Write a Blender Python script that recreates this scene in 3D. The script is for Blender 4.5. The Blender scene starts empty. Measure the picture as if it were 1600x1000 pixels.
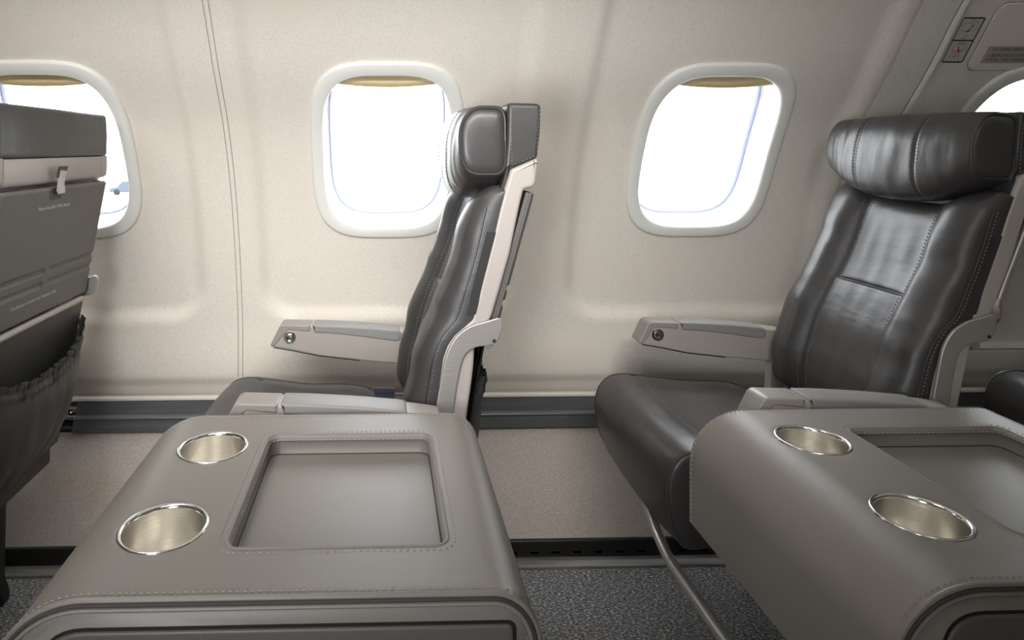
import bpy, bmesh, math, random
from mathutils import Vector, noise
from mathutils.geometry import delaunay_2d_cdt, tessellate_polygon
random.seed(7)
PI = math.pi
SC = bpy.context.scene
COL = SC.collection

# ------------------------------------------------------------------ camera
FPX, YAW, ZC = 1011.0, math.radians(1.5), 1.09
cam_d = bpy.data.cameras.new('camera')
cam = bpy.data.objects.new('camera', cam_d); COL.objects.link(cam)
cam.location = (0, 0, ZC); cam.rotation_euler = (PI / 2, 0, -YAW)
cam_d.sensor_width = 36; cam_d.lens = FPX / 1600 * 36
cam_d.shift_x = (800 - (600 + FPX * math.tan(YAW))) / 1600
cam_d.shift_y = -(500 - 230) / 1600
cam_d.clip_start = 0.02
SC.camera = cam
# ------------------------------------------------------------------ world, lamps, exposure
W = bpy.data.worlds.new('overcast_sky'); SC.world = W; W.use_nodes = True
bg = W.node_tree.nodes['Background']
bg.inputs[0].default_value = (0.93, 0.965, 1.0, 1); bg.inputs[1].default_value = 8.0
SC.view_settings.view_transform = 'Standard'; SC.view_settings.look = 'None'
SC.view_settings.gamma = 1; SC.view_settings.use_curve_mapping = False
SC.view_settings.exposure = 0.0

def area(name, loc, aim, sx, sy, power, col=(1, 1, 1), spread=180):
    l = bpy.data.lights.new(name, 'AREA'); l.shape = 'RECTANGLE'; l.size = sx; l.size_y = sy
    l.energy = power; l.color = col; l.spread = math.radians(spread)
    o = bpy.data.objects.new(name, l); COL.objects.link(o); o.location = loc
    d = Vector(aim) - Vector(loc); o.rotation_euler = d.to_track_quat('-Z', 'Y').to_euler()
    return o
# cabin ceiling lamp, added wall fill, and a stand-in for daylight from opposite
area('ceiling_lamp', (-0.80, 0.90, 1.83), (-0.70, 1.0, 0.0), 1.0, 0.20, 6.5, (1.0, 0.975, 0.945), 120)
area('wall_wash_lamp', (-0.26, 0.16, 1.57), (-0.22, 1.84, 0.70), 1.8, 0.10, 6.3, (1.0, 0.98, 0.955), 66)  # added fill on the sidewall, spread narrowed to spare the consoles
area('window_daylight', (-0.40, -0.24, 0.98), (0.15, 1.6, 1.30), 0.30, 0.40, 4.5, (0.93, 0.96, 1.0), 90)  # stand-in for window daylight; the front wall behind it is solid

# ------------------------------------------------------------------ materials
def lin(c): return tuple(((v / 255 + 0.055) / 1.055) ** 2.4 if v / 255 > 0.04045 else v / 255 / 12.92 for v in c) + (1,)

def mat(name, rgb, rough=0.5, metal=0.0, spec=0.5, coat=0.0, bump=None, vary=None, aniso=0.0):
    """bump: list of (noise_scale, distance, (sx,sy,sz)); vary: (scale, rgb2, lo, hi, (sx,sy,sz))"""
    m = bpy.data.materials.new(name); m.use_nodes = True
    nt = m.node_tree; N = nt.nodes; L = nt.links; b = N['Principled BSDF']
    b.inputs['Base Color'].default_value = lin(rgb); b.inputs['Roughness'].default_value = rough
    b.inputs['Metallic'].default_value = metal; b.inputs['Specular IOR Level'].default_value = spec
    b.inputs['Coat Weight'].default_value = coat; b.inputs['Anisotropic'].default_value = aniso
    tc = N.new('ShaderNodeTexCoord')
    def noi(scale, st, detail=3):
        mp = N.new('ShaderNodeMapping'); mp.inputs['Scale'].default_value = st
        L.new(tc.outputs['Object'], mp.inputs[0])
        n = N.new('ShaderNodeTexNoise'); n.inputs['Scale'].default_value = scale; n.inputs['Detail'].default_value = detail
        L.new(mp.outputs[0], n.inputs['Vector']); return n
    if vary:
        vs = vary if isinstance(vary, list) else [vary]
        prev = None
        for sc, rgb2, lo, hi, st in vs:
            n = noi(sc, st); mr = N.new('ShaderNodeMapRange')
            mr.inputs['From Min'].default_value = lo; mr.inputs['From Max'].default_value = hi
            L.new(n.outputs[0], mr.inputs[0])
            mx = N.new('ShaderNodeMix'); mx.data_type = 'RGBA'
            mx.inputs['A'].default_value = lin(rgb); mx.inputs['B'].default_value = lin(rgb2)
            if prev: L.new(prev.outputs['Result'], mx.inputs['A'])
            L.new(mr.outputs[0], mx.inputs['Factor']); prev = mx
        L.new(prev.outputs['Result'], b.inputs['Base Color'])
    if bump:
        prev = None
        for sc, dist, st in bump:
            n = noi(sc, st); bp = N.new('ShaderNodeBump'); bp.inputs['Strength'].default_value = 1.0
            bp.inputs['Distance'].default_value = dist
            L.new(n.outputs[0], bp.inputs['Height'])
            if prev: L.new(prev.outputs[0], bp.inputs['Normal'])
            prev = bp
        L.new(prev.outputs[0], b.inputs['Normal'])
    return m

U = (1, 1, 1)
M = {}
M['wall'] = mat('sidewall_plastic', (220, 213, 203), 0.5, spec=0.3, vary=[(420, (203, 195, 184), 0.42, 0.66, U), (5, (215, 206, 193), 0.5, 0.75, U)], bump=[(500, 0.0003, U)])
M['gap'] = mat('seam_gap', (120, 112, 100), 0.8)
M['bezel'] = mat('window_bezel_plastic', (218, 217, 211), 0.42)
M['reveal'] = mat('window_reveal_plastic', (235, 236, 236), 0.35)
M['shade'] = mat('shade_plastic', (190, 170, 128), 0.5)
M['seal'] = mat('rubber_seal', (122, 130, 158), 0.5)
M['dado'] = mat('woven_dado_fabric', (192, 183, 175), 0.9, spec=0.1,
    vary=[(300, (172, 163, 154), 0.4, 0.6, (1, 1, 1)), (3.5, (160, 120, 80), 0.57, 0.85, (1, 1, .6))], bump=[(350, 0.0012, (1, 1, 1.2))])
M['rail'] = mat('dark_rubber_rail', (92, 93, 95), 0.42, vary=(30, (108, 109, 110), 0.5, 0.8, (.15, 1, 3)))
M['track'] = mat('black_track', (30, 29, 28), 0.5)
M['slot'] = mat('dark_slot', (40, 38, 36), 0.5)
M['edge_metal'] = mat('brushed_floor_edge', (128, 124, 120), 0.45, metal=0.3, vary=(25, (80, 78, 76), 0.4, 0.7, (.2, 3, 1)))
M['carpet'] = mat('carpet', (116, 116, 116), 1.0, spec=0.05, vary=[(240, (205, 206, 205), 0.5, 0.66, (.55, 1.2, 1)), (260, (38, 38, 39), 0.5, 0.7, (.5, 1.3, 1))], bump=[(220, 0.005, (.6, 1.2, 1))])
M['leather'] = mat('dark_seat_leather', (58, 56, 55), 0.36, spec=0.5,
    bump=[(700, 0.0002, U), (9, 0.0022, (1, .6, 2.2)), (38, 0.0004, (1, 1, 1.6))])
M['leather_cap'] = mat('headrest_leather', (60, 58, 57), 0.33, spec=0.5,
    bump=[(700, 0.0002, U), (9, 0.0022, (1, 2.0, .8))])
M['thread'] = mat('grey_thread', (140, 138, 136), 0.7)
M['taupe'] = mat('taupe_console_leather', (122, 116, 110), 0.44, spec=0.4, bump=[(900, 0.00018, U), (7, 0.0012, U)])
M['crease'] = mat('dark_leather_crease', (58, 54, 50), 0.7)
M['tan_thread'] = mat('taupe_thread', (158, 150, 143), 0.7)
M['console_face'] = mat('console_door_vinyl', (92, 87, 83), 0.45, bump=[(900, 0.00018, U)])  # door vinyl, the near face's shade put into its colour
M['beige'] = mat('beige_seat_plastic', (170, 162, 156), 0.42, bump=[(600, 0.0001, U)])
M['armpad'] = mat('armrest_pad', (130, 128, 125), 0.5)
M['arm'] = mat('armrest_plastic', (156, 148, 142), 0.42)
M['nose'] = mat('armrest_nose_plastic', (138, 132, 126), 0.4)
M['alu'] = mat('brushed_aluminium', (186, 182, 177), 0.34, metal=0.65, bump=[(60, 0.0003, (1, 1, 12))])
M['steel'] = mat('polished_steel', (225, 224, 220), 0.12, metal=1.0)
M['cupsteel'] = mat('brushed_cup_steel', (250, 246, 238), 0.28, metal=1.0, bump=[(30, 0.0003, (.3, .3, 26))])
M['table'] = mat('dark_table_plastic', (98, 94, 90), 0.5, bump=[(800, 0.0002, U)])
M['groove'] = mat('table_groove_plastic', (70, 67, 64), 0.6)
M['pocket'] = mat('pocket_vinyl', (62, 61, 59), 0.5, bump=[(14, 0.0018, (1, 2.2, .8)), (600, 0.0003, U)])
M['webbing'] = mat('navy_webbing', (52, 55, 66), 0.7, bump=[(160, 0.001, (1, 4, 1))])
M['print'] = mat('light_print', (215, 212, 206), 0.6)
M['black_print'] = mat('black_print', (38, 36, 34), 0.6)
M['grey_print'] = mat('grey_print', (120, 120, 118), 0.6)
M['red_print'] = mat('red_print', (150, 40, 30), 0.6)
M['decal'] = mat('decal_film', (192, 186, 174), 0.5)
M['label'] = mat('label_film', (166, 158, 142), 0.5)
M['velcro'] = mat('black_velcro', (50, 49, 48), 0.95, bump=[(300, 0.001, U)])
M['tarmac'] = mat('pale_concrete', (190, 188, 182), 0.9)
M['far_grey'] = mat('far_building_grey', (92, 100, 112), 0.8)
M['far_blue'] = mat('far_vehicle_blue', (70, 80, 92), 0.5)
M['tyre'] = mat('tyre_rubber', (40, 40, 42), 0.8)
M['ceil'] = mat('ceiling_plastic', (205, 200, 192), 0.5)
g = bpy.data.materials.new('window_pane'); g.use_nodes = True
nt = g.node_tree; nt.nodes.clear()
out = nt.nodes.new('ShaderNodeOutputMaterial'); mx = nt.nodes.new('ShaderNodeMixShader'); mx.inputs[0].default_value = 0.05
tr = nt.nodes.new('ShaderNodeBsdfTransparent'); tr.inputs[0].default_value = (0.97, 0.98, 0.99, 1)
gl = nt.nodes.new('ShaderNodeBsdfGlossy'); gl.inputs['Roughness'].default_value = 0.03
nt.links.new(tr.outputs[0], mx.inputs[1]); nt.links.new(gl.outputs[0], mx.inputs[2]); nt.links.new(mx.outputs[0], out.inputs[0])
M['pane'] = g

# ------------------------------------------------------------------ helpers
def sm(a, b, x):
    t = max(0.0, min(1.0, (x - a) / (b - a))); return t * t * (3 - 2 * t)

def interp(tab, x):
    """smooth monotone-ish interpolation of a table of (x, y)"""
    if x <= tab[0][0]: return tab[0][1] + (x - tab[0][0]) * (tab[1][1] - tab[0][1]) / (tab[1][0] - tab[0][0])
    if x >= tab[-1][0]: return tab[-1][1] + (x - tab[-1][0]) * (tab[-1][1] - tab[-2][1]) / (tab[-1][0] - tab[-2][0])
    for i in range(len(tab) - 1):
        x0, y0 = tab[i]; x1, y1 = tab[i + 1]
        if x <= x1:
            def sl(j):
                if j == 0: return (tab[1][1] - tab[0][1]) / (tab[1][0] - tab[0][0])
                if j == len(tab) - 1: return (tab[-1][1] - tab[-2][1]) / (tab[-1][0] - tab[-2][0])
                return (tab[j + 1][1] - tab[j - 1][1]) / (tab[j + 1][0] - tab[j - 1][0])
            h = x1 - x0; t = (x - x0) / h; m0, m1 = sl(i) * h, sl(i + 1) * h
            return (2*t**3 - 3*t*t + 1) * y0 + (t**3 - 2*t*t + t) * m0 + (-2*t**3 + 3*t*t) * y1 + (t**3 - t*t) * m1

def wloc(o):
    p = Vector((0, 0, 0))
    while o: p += o.location; o = o.parent
    return p

def add(name, verts, faces, m, parent=None, smooth=True, angle=40, kind=None, weld=False):
    me = bpy.data.meshes.new(name)
    off = wloc(parent) if parent else Vector((0, 0, 0))
    me.from_pydata([tuple(Vector(v) - off) for v in verts], [], faces)
    bm = bmesh.new(); bm.from_mesh(me)
    if weld: bmesh.ops.remove_doubles(bm, verts=bm.verts, dist=1e-5)
    bmesh.ops.recalc_face_normals(bm, faces=bm.faces)
    bm.to_mesh(me); bm.free()
    if smooth:
        me.shade_smooth(); me.set_sharp_from_angle(angle=math.radians(angle))
    me.materials.append(M[m] if isinstance(m, str) else m)
    o = bpy.data.objects.new(name, me); COL.objects.link(o)
    if parent: o.parent = parent
    if kind: o['kind'] = kind
    return o

def thing(name, label, cat, loc=(0, 0, 0), group=None):
    o = bpy.data.objects.new(name, None); COL.objects.link(o); o.location = loc
    o.empty_display_size = 0.1
    o['label'] = label; o['category'] = cat
    if group: o['group'] = group
    return o

def tag(o, label, cat, group=None):
    o['label'] = label; o['category'] = cat
    if group: o['group'] = group
    return o

class MB:
    def __init__(s): s.v = []; s.f = []
    def grid(s, fn, nu, nv, cu=False, cv=False):
        b = len(s.v)
        for i in range(nu):
            for j in range(nv): s.v.append(tuple(fn(i, j)))
        for i in range(nu if cu else nu - 1):
            for j in range(nv if cv else nv - 1):
                i2, j2 = (i + 1) % nu, (j + 1) % nv
                s.f.append((b + i * nv + j, b + i2 * nv + j, b + i2 * nv + j2, b + i * nv + j2))
        return b
    def rings(s, rings, cap0=False, cap1=False):
        n = len(rings[0]); b = len(s.v)
        for r in rings: s.v += [tuple(p) for p in r]
        for i in range(len(rings) - 1):
            for j in range(n):
                k = (j + 1) % n
                s.f.append((b + i*n + j, b + i*n + k, b + (i+1)*n + k, b + (i+1)*n + j))
        if cap0: s.f.append(tuple(range(b, b + n)))
        if cap1: s.f.append(tuple(range(b + (len(rings)-1)*n, b + len(rings)*n)))
    def box(s, x0, x1, y0, y1, z0, z1):
        b = len(s.v)
        s.v += [(x, y, z) for x in (x0, x1) for y in (y0, y1) for z in (z0, z1)]
        s.f += [tuple(b + i for i in q) for q in ((0,1,3,2),(4,6,7,5),(0,4,5,1),(2,3,7,6),(0,2,6,4),(1,5,7,3))]
    def tube(s, path, r, n=10, closed=False, cap=True):
        P = [Vector(p) for p in path]; m = len(P); rs = []
        up = None
        for i in range(m):
            a = P[(i - 1) % m] if (closed or i > 0) else P[i]
            c = P[(i + 1) % m] if (closed or i < m - 1) else P[i]
            t = (c - a).normalized()
            if up is None: up = t.orthogonal().normalized()
            up = (up - t * up.dot(t)).normalized(); w = t.cross(up)
            rr = r(i / max(1, m - 1)) if callable(r) else r
            rs.append([P[i] + up * rr * math.cos(2*PI*k/n) + w * rr * math.sin(2*PI*k/n) for k in range(n)])
        if closed: 
            rs.append(rs[0]); s.rings(rs)
        else: s.rings(rs, cap, cap)
    def prism(s, poly, y0, y1, bev=0.0, seg=3):
        """(x,z) outline extruded along y with rounded rims"""
        n = len(poly)
        area2 = sum(poly[i][0]*poly[(i+1)%n][1] - poly[(i+1)%n][0]*poly[i][1] for i in range(n))
        sg = 1 if area2 > 0 else -1
        def inset(d):
            o = []
            for i in range(n):
                a = Vector(poly[i-1]); b = Vector(poly[i]); c = Vector(poly[(i+1) % n])
                e1 = (b - a).normalized(); e2 = (c - b).normalized()
                n1 = Vector((-e1.y, e1.x)) * sg; n2 = Vector((-e2.y, e2.x)) * sg
                nn = n1 + n2; l = nn.length
                nn = nn / l if l > 1e-6 else n1
                k = 1 / max(0.5, nn.dot(n1)); o.append(b + nn * d * k)
            return o
        rs = []
        if bev > 0:
            rs.append((inset(bev + .0012), y0))
            for q in range(seg + 1):
                a = PI/2 * q / seg; rs.append((inset(bev * (1 - math.sin(a))), y0 + bev * (1 - math.cos(a))))
            for q in range(seg, -1, -1):
                a = PI/2 * q / seg; rs.append((inset(bev * (1 - math.sin(a))), y1 - bev * (1 - math.cos(a))))
            rs.append((inset(bev + .0012), y1))
        else: rs = [([Vector(p) for p in poly], y0), ([Vector(p) for p in poly], y1)]
        b = len(s.v); nn_ = len(rs[0][0])
        s.rings([[(p.x, y, p.y) for p in r] for r, y in rs])
        tris = tessellate_polygon([[Vector((p.x, p.y, 0)) for p in rs[0][0]]])
        for t in tris:
            s.f.append(tuple(b + i for i in t)); s.f.append(tuple(b + (len(rs)-1)*nn_ + i for i in t))
    def disc(s, c, nrm, prof, n=24):
        """lathe: prof list of (radius, height along nrm)"""
        c = Vector(c); nrm = Vector(nrm).normalized(); u = nrm.orthogonal().normalized(); w = nrm.cross(u)
        s.rings([[c + nrm*h + u*r*math.cos(2*PI*k/n) + w*r*math.sin(2*PI*k/n) for k in range(n)] for r, h in prof], True, True)
    def dashes(s, pts, nrms, dash=0.0045, gap=0.0035, w=0.0009, h=0.0007):
        """rounded thread dashes along a path lying on a surface"""
        P = [Vector(p) for p in pts]; acc = [0]
        for i in range(1, len(P)): acc.append(acc[-1] + (P[i] - P[i-1]).length)
        L = acc[-1]; t = gap / 2; i = 0
        def at(d):
            lo = 0
            for k in range(len(acc) - 1):
                if acc[k+1] >= d: lo = k; break
            f = (d - acc[lo]) / max(1e-9, acc[lo+1] - acc[lo])
            return P[lo].lerp(P[lo+1], f), Vector(nrms[lo]).lerp(Vector(nrms[lo+1]), f).normalized()
        while t + dash < L:
            a, na = at(t); b_, nb = at(t + dash); e = (b_ - a)
            if e.length > 1e-6:
                e = e.normalized(); sd = e.cross(na).normalized() * w; b = len(s.v)
                mid = (a + b_) / 2
                s.v += [tuple(q) for q in (a - na*h*.3, mid + sd - na*h*.2, b_ - na*h*.3, mid - sd - na*h*.2,
                        a.lerp(mid, .35) + na*h, b_.lerp(mid, .35) + na*h)]
                s.f += [(b, b+1, b+5, b+4), (b+1, b+2, b+5), (b+2, b+3, b+4, b+5), (b+3, b, b+4)]
            t += dash + gap
    def build(s, name, m, parent=None, **k): return add(name, s.v, s.f, m, parent, **k)

def rrect(cx, cy, hx, hy, r, n=8):
    o = []
    for k, (sx, sy) in enumerate(((1, 1), (-1, 1), (-1, -1), (1, -1))):
        for q in range(n + 1):
            a = PI/2 * (k + q / n)
            o.append((cx + sx*(hx - r) + r*math.cos(a), cy + sy*(hy - r) + r*math.sin(a)))
    return o

def superell(hx, hy, p, n):
    o = []
    for k in range(n):
        a = 2*PI*k/n; c, s_ = math.cos(a), math.sin(a)
        o.append((hx * math.copysign(abs(c)**(2/p), c), hy * math.copysign(abs(s_)**(2/p), s_)))
    return o

def text_mesh(name, body, size, fn, m, parent, shear=0.0, spacing=1.0):
    cu = bpy.data.curves.new(name, 'FONT'); cu.body = body; cu.size = size; cu.shear = shear; cu.space_character = spacing
    cu.resolution_u = 2
    o = bpy.data.objects.new(name, cu); COL.objects.link(o)
    bpy.context.view_layer.update()
    me = bpy.data.meshes.new_from_object(o.evaluated_get(bpy.context.evaluated_depsgraph_get()))
    vs = [fn(v.co.x, v.co.y) for v in me.vertices]; fs = [tuple(p.vertices) for p in me.polygons]
    bpy.data.objects.remove(o)
    return add(name, vs, fs, m, parent, smooth=False)

# ------------------------------------------------------------------ sidewall surface
DP = [(0.375, 1.870), (0.422, 1.853), (0.437, 1.843), (0.60, 1.840), (0.79, 1.807), (0.97, 1.755), (1.14, 1.676), (1.29, 1.568), (1.425, 1.478), (1.56, 1.36), (1.70, 1.18), (1.80, 0.98)]
WINX = [-0.856, 0.008, 0.869, 1.712]
def dz(z): return interp(DP, z)
def rec(x, z):
    r = 0.0
    for i, wx in enumerate(WINX[:3]):
        hx = 0.345
        cor = 0.09   # rounded lower corners
        d = abs(x - wx) - hx
        e = 0.615 - z
        if d > -cor and e > -cor:
            q = math.hypot(max(0, d + cor), max(0, e + cor)) - cor
        else: q = max(d, e)
        r = max(r, 1 - sm(-0.022, 0.022, q))
    return 0.021 * r
def door_step(x, z):
    # the emergency exit panel stands slightly back, behind a wide soft bevel
    return 0.016 * sm(1.362, 1.392, x) * sm(0.505, 0.517, z)
def wp(x, z, off=0.0, base=None):
    y = dz(z) + (rec(x, z) + door_step(x, z) if base is None else base)
    t = (dz(z + .01) - dz(z - .01)) / .02; l = math.hypot(1, t)
    return Vector((x, y - off / l, z + off * t / l))
def wn(z):
    t = (dz(z + .01) - dz(z - .01)) / .02
    return Vector((0, -1, t)).normalized()
HZ = 0.911
def inhole(x, z, k=1.0):
    for wx in WINX:
        if (abs(x - wx) / (0.175*k))**3.6 + (abs(z - 1.069) / (0.228*HZ*k))**3.6 < 1: return True
    return False
def wall_mesh(mirror=False):
    xs = [-2.6 + .04*i for i in range(26)] + [-1.55 + .0115*i for i in range(int(4.0/.0115))]; xs += [xs[-1] + .04*i for i in range(1, 26)]
    zs = [0.375 + i * 0.0115 for i in range(int((1.80 - .375)/.0115) + 1)]
    mb = MB(); nu, nv = len(xs), len(zs)
    for x in xs:
        for z in zs:
            p = wp(x, z)
            if mirror: p.y = -(p.y - 1.85) - 0.50
            mb.v.append(tuple(p))
    for i in range(nu - 1):
        for j in range(nv - 1):
            if not mirror and inhole((xs[i]+xs[i+1])/2, (zs[j]+zs[j+1])/2): continue
            mb.f.append((i*nv+j, (i+1)*nv+j, (i+1)*nv+j+1, i*nv+j+1))
    return mb
wall_mesh().build('wall_back', 'wall', kind='structure', angle=60)
wall_mesh(True).build('wall_front', 'wall', kind='structure', angle=60)

def strip(name, x0, x1, z0, z1, off, m, nz=60, kind='structure', parent=None):
    mb = MB()
    prof = [(x0, 0), (x0, off), (x1, off), (x1, 0)]
    mb.grid(lambda i, j: wp(prof[i][0], z0 + (z1 - z0) * j / nz, prof[i][1]), 4, nz + 1)
    return mb.build(name, m, parent, kind=kind, angle=30)
trim_no = 0
def trim(mbx, m, **k):
    global trim_no
    trim_no += 1
    return mbx.build('trim_%d' % trim_no, m, kind='structure', **k)
def seam(x, w=0.0145):
    global trim_no
    mb = MB(); z0, z1, nz = 0.38, 1.78, 90
    for a, b, off in ((x - w/2, x - w/2 + .0014, .0004), (x + w/2 - .0014, x + w/2, .0004)):
        mb.grid(lambda i, j: wp((a, b)[i], z0 + (z1 - z0)*j/nz, off), 2, nz + 1)
    trim(mb, 'gap')
    mb = MB(); pr = [(x - w/2 + .0014, .0), (x - w/2 + .003, .0012), (x + w/2 - .003, .0012), (x + w/2 - .0014, .0)]
    mb.grid(lambda i, j: wp(pr[i][0], z0 + (z1 - z0)*j/nz, pr[i][1]), 4, nz + 1)
    trim(mb, 'wall')
seam(-0.406); seam(1.252, 0.006); seam(-1.27)
# exit panel edge: a raised rounded moulding with a dark gap beside it
mb = MB(); pr = [(1.352, 0), (1.354, .004), (1.360, .006), (1.366, .004), (1.368, 0)]
mb.grid(lambda i, j: wp(pr[i][0] , 0.52 + 1.2*j/80, pr[i][1]), 5, 81); trim(mb, 'wall')
mb = MB(); mb.grid(lambda i, j: wp((1.3475, 1.3495)[i], 0.52 + 1.2*j/80, .0006), 2, 81); trim(mb, 'gap')
mb = MB(); mb.grid(lambda i, j: wp(1.36 + 1.2*j/40, (0.500, 0.5025)[i], .0008), 2, 41); trim(mb, 'gap')

# ---- lower wall: rail, dado, seat track, floor edge (profiles extruded along x)
def xprof(prof, x0, x1, nx=2, jit=None):
    mb = MB(); mb.grid(lambda i, j: (x0 + (x1 - x0)*i/(nx-1), prof[j][0], prof[j][1]), nx, len(prof)); return mb
X0, X1 = -2.6, 3.4
ledge = xprof([(1.853, .386), (1.842, .3855), (1.840, .383), (1.840, .377), (1.842, .375), (1.87, .375)], X0, X1); trim(ledge, 'wall', angle=30)
cov = MB()
prof = [(1.870, .3755), (1.848, .3755), (1.845, .373), (1.847, .334), (1.841, .330), (1.839, .326), (1.842, .322), (1.846, .318), (1.847, .287), (1.852, .2815), (1.87, .2815)]
cov.grid(lambda i, j: ((-0.862 if i == 0 else X1) - (0.02*(.375 - prof[j][1])/.094 if i == 0 else 0), prof[j][0], prof[j][1]), 2, len(prof))
trim(cov, 'rail', angle=25)
trk = xprof([(1.885, .375), (1.885, .345), (1.868, .343), (1.868, .316), (1.885, .314), (1.885, .300), (1.862, .298), (1.858, .290), (1.858, .282)], X0, -0.80); trim(trk, 'track', angle=25)
dado = MB(); dado.grid(lambda i, j: (X0 + (X1-X0)*i/60, 1.866 - (1.866 - 1.700)*j/24 - 0.010*math.sin(PI*j/24), 0.283 - (0.283 - 0.053)*j/24), 61, 25)
dado.build('baseboard_back', 'dado', kind='structure')
track = xprof([(1.700, .056), (1.692, .056), (1.690, .053), (1.690, .014), (1.688, .012), (1.70, .010)], X0, X1); trim(track, 'track', angle=25)
sl = MB()
for k in range(-12, 40):
    x = 0.452 + k * 0.0565
    sl.rings([[(x + a, y, .0245 + b) for a, b in rrect(0, 0, .0165*s_, .0048*s_, .0046*s_, 4)] for y, s_ in ((1.6905, 1), (1.6885, 1), (1.6885, .8), (1.690, .7))], False, True)
trim(sl, 'slot')
edge = xprof([(1.690, .013), (1.674, .013), (1.660, .006), (1.658, .0)], X0, X1); trim(edge, 'edge_metal', angle=25)
fl = MB(); fl.grid(lambda i, j: (X0 + (X1-X0)*i, -0.52 + (1.90 + .52)*j, 0.0), 2, 2); fl.build('floor', 'carpet', kind='structure')
low = MB(); low.grid(lambda i, j: (X0 + (X1-X0)*i, -0.505, 0.38*j), 2, 2); low.build('baseboard_front', 'dado', kind='structure')
ce = MB(); ce.grid(lambda i, j: (X0 + (X1-X0)*i, [-.0, .2, .45, .62, .8, 1.0][j], [1.78, 1.84, 1.86, 1.86, 1.84, 1.78][j]), 2, 6)
ce.build('ceiling', 'ceil', kind='structure')
for nm, x in (('wall_left', X0), ('wall_right', X1)):
    e = MB(); e.grid(lambda i, j: (x, -0.54 + 2.47*i, -0.02 + 1.95*j), 2, 2); e.build(nm, 'wall', kind='structure')

# ---- windows
def bp(wx, u, w, off, mirror):
    z = 1.069 + w * HZ
    p = wp(wx + u, z, off, base=0.021 if wx < 1.5 else 0.016)
    if mirror: p.y = -(p.y - 1.85) - 0.50
    return p
def window(no, wx, mirror=False, shade=True):
    n = 96
    def ring(hx, hy, off, p=3.7): return [bp(wx, u, w, off, mirror) for u, w in superell(hx, hy, p, n)]
    mb = MB()
    mb.rings([ring(.2015, .2545, -.002), ring(.2015, .2545, .003), ring(.1995, .2525, .0075), ring(.195, .248, .0095), ring(.1735, .2255, .0095), ring(.1695, .2215, .0075), ring(.1675, .2195, .002), ring(.167, .219, -.004)])
    root = mb.build('window_%d' % no, 'bezel', kind='structure', angle=50)
    rv = MB(); rv.rings([ring(.167, .219, -.003), ring(.1660, .2180, -.024), ring(.1650, .217, -.0245), ring(.1645, .2165, -.030), ring(.1655, .2175, -.0305), ring(.1640, .216, -.076), ring(.158, .210, -.079)])
    rv.build('window_reveal', 'reveal', root, angle=50)
    s2 = MB(); s2.rings([ring(.160, .212, -.0785), ring(.1575, .2095, -.0775), ring(.1555, .2075, -.080), ring(.155, .207, -.092), ring(.160, .212, -.092)])
    s2.build('rubber_seal', 'seal', root)
    pn = MB()
    rr = [ring(.1565*k, .2085*k, -.086) for k in (1, .75, .5, .25, .02)]; pn.rings(rr, False, True)
    pn.build('window_pane', 'pane', root)
    if shade:
        sh = MB(); w0 = .183
        def col(u, w, off): return bp(wx, u, w + (.013*(u/.158)**2 - .004 if w < .215 else 0), off, mirror)
        prof = [(.224, -.022), (w0 + .018, -.022), (w0 + .014, -.0155), (w0 + .006, -.0135), (w0, -.0165), (w0 - .002, -.022), (w0, -.0255), (.224, -.0255)]
        sh.grid(lambda i, j: col(-.158 + .316*i/24, prof[j][0], prof[j][1]), 25, len(prof), False, True)
        sh.build('window_shade', 'shade', root, angle=50)
    return root
for i, wx in enumerate(WINX): window(i + 1, wx, shade=(i != 3))

# ---- emergency exit: cover hatch, decals
hatch = MB()
def hug(mb, path, off, w, closed=True):
    """thin line of half width w following (x,z) path on the wall"""
    n = len(path); A = []
    for i in range(n):
        a = Vector(path[i-1] if (closed or i) else path[i]); c = Vector(path[(i+1) % n] if (closed or i < n-1) else path[i])
        t = (c - a).normalized(); nn = Vector((-t.y, t.x)) * w; b = Vector(path[i])
        A.append((wp(b.x - nn.x, b.y - nn.y, off), wp(b.x + nn.x, b.y + nn.y, off)))
    if closed: A.append(A[0])
    mb.grid(lambda i, j: A[i][j], len(A), 2)
hp = rrect(1.70, 1.358, .245, .0735, .022, 8)
big = [(1.70, 1.358)]
def patch(mb, x0, x1, z0, z1, off, nx=8, nz=8): mb.grid(lambda i, j: wp(x0+(x1-x0)*i/nx, z0+(z1-z0)*j/nz, off), nx+1, nz+1)
ring_o = [wp(x, z, .0) for x, z in hp]; ring_t = [wp(1.70 + (x-1.70)*.995, 1.358 + (z-1.358)*.985, .004) for x, z in hp]
rs = [ring_o, ring_t]
for k in (.8, .6, .4, .2, .02): rs.append([wp(1.70 + (x-1.70)*k, 1.358 + (z-1.358)*k, .0045) for x, z in hp])
hm = MB(); hm.rings(rs, False, True)
ho = hm.build('exit_handle_cover', 'wall', angle=50)
tag(ho, 'beige rounded cover hatch above the rightmost window, with printed opening instructions', 'cover')
gm = MB(); hug(gm, hp, .0012, .0013); gm.build('cover_gap', 'gap', ho)
lb = MB(); patch(lb, 1.482, 1.72, 1.302, 1.340, .0052); lo = lb.build('instruction_label', 'label', ho)
def tmap(x0, z0, off): return lambda a, b: wp(x0 + a, z0 + b*.86, off)
for i, (t, zz) in enumerate((('TO OPEN EMERGENCY EXIT', 1.3295), ('1-REMOVE COVER', 1.3165), ('2-PULL THE HANDLE', 1.3068))):
    text_mesh('lettering', t, .0115, tmap(1.493 - (0.003 if i else 0), zz, .0056), 'black_print', lo)
dc = MB(); patch(dc, 1.384, 1.438, 1.303, 1.400, .0015); do = dc.build('pictogram_placard', 'decal')
tag(do, 'black framed two-panel pictogram placard with red arrows, left of the hatch cover', 'placard')
fr = MB(); 
for a, b in ((1.303, 1.3515), (1.3515, 1.400)): hug(fr, rrect(1.411, (a+b)/2, .027, (b-a)/2, .003, 3), .0022, .0016)
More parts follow.
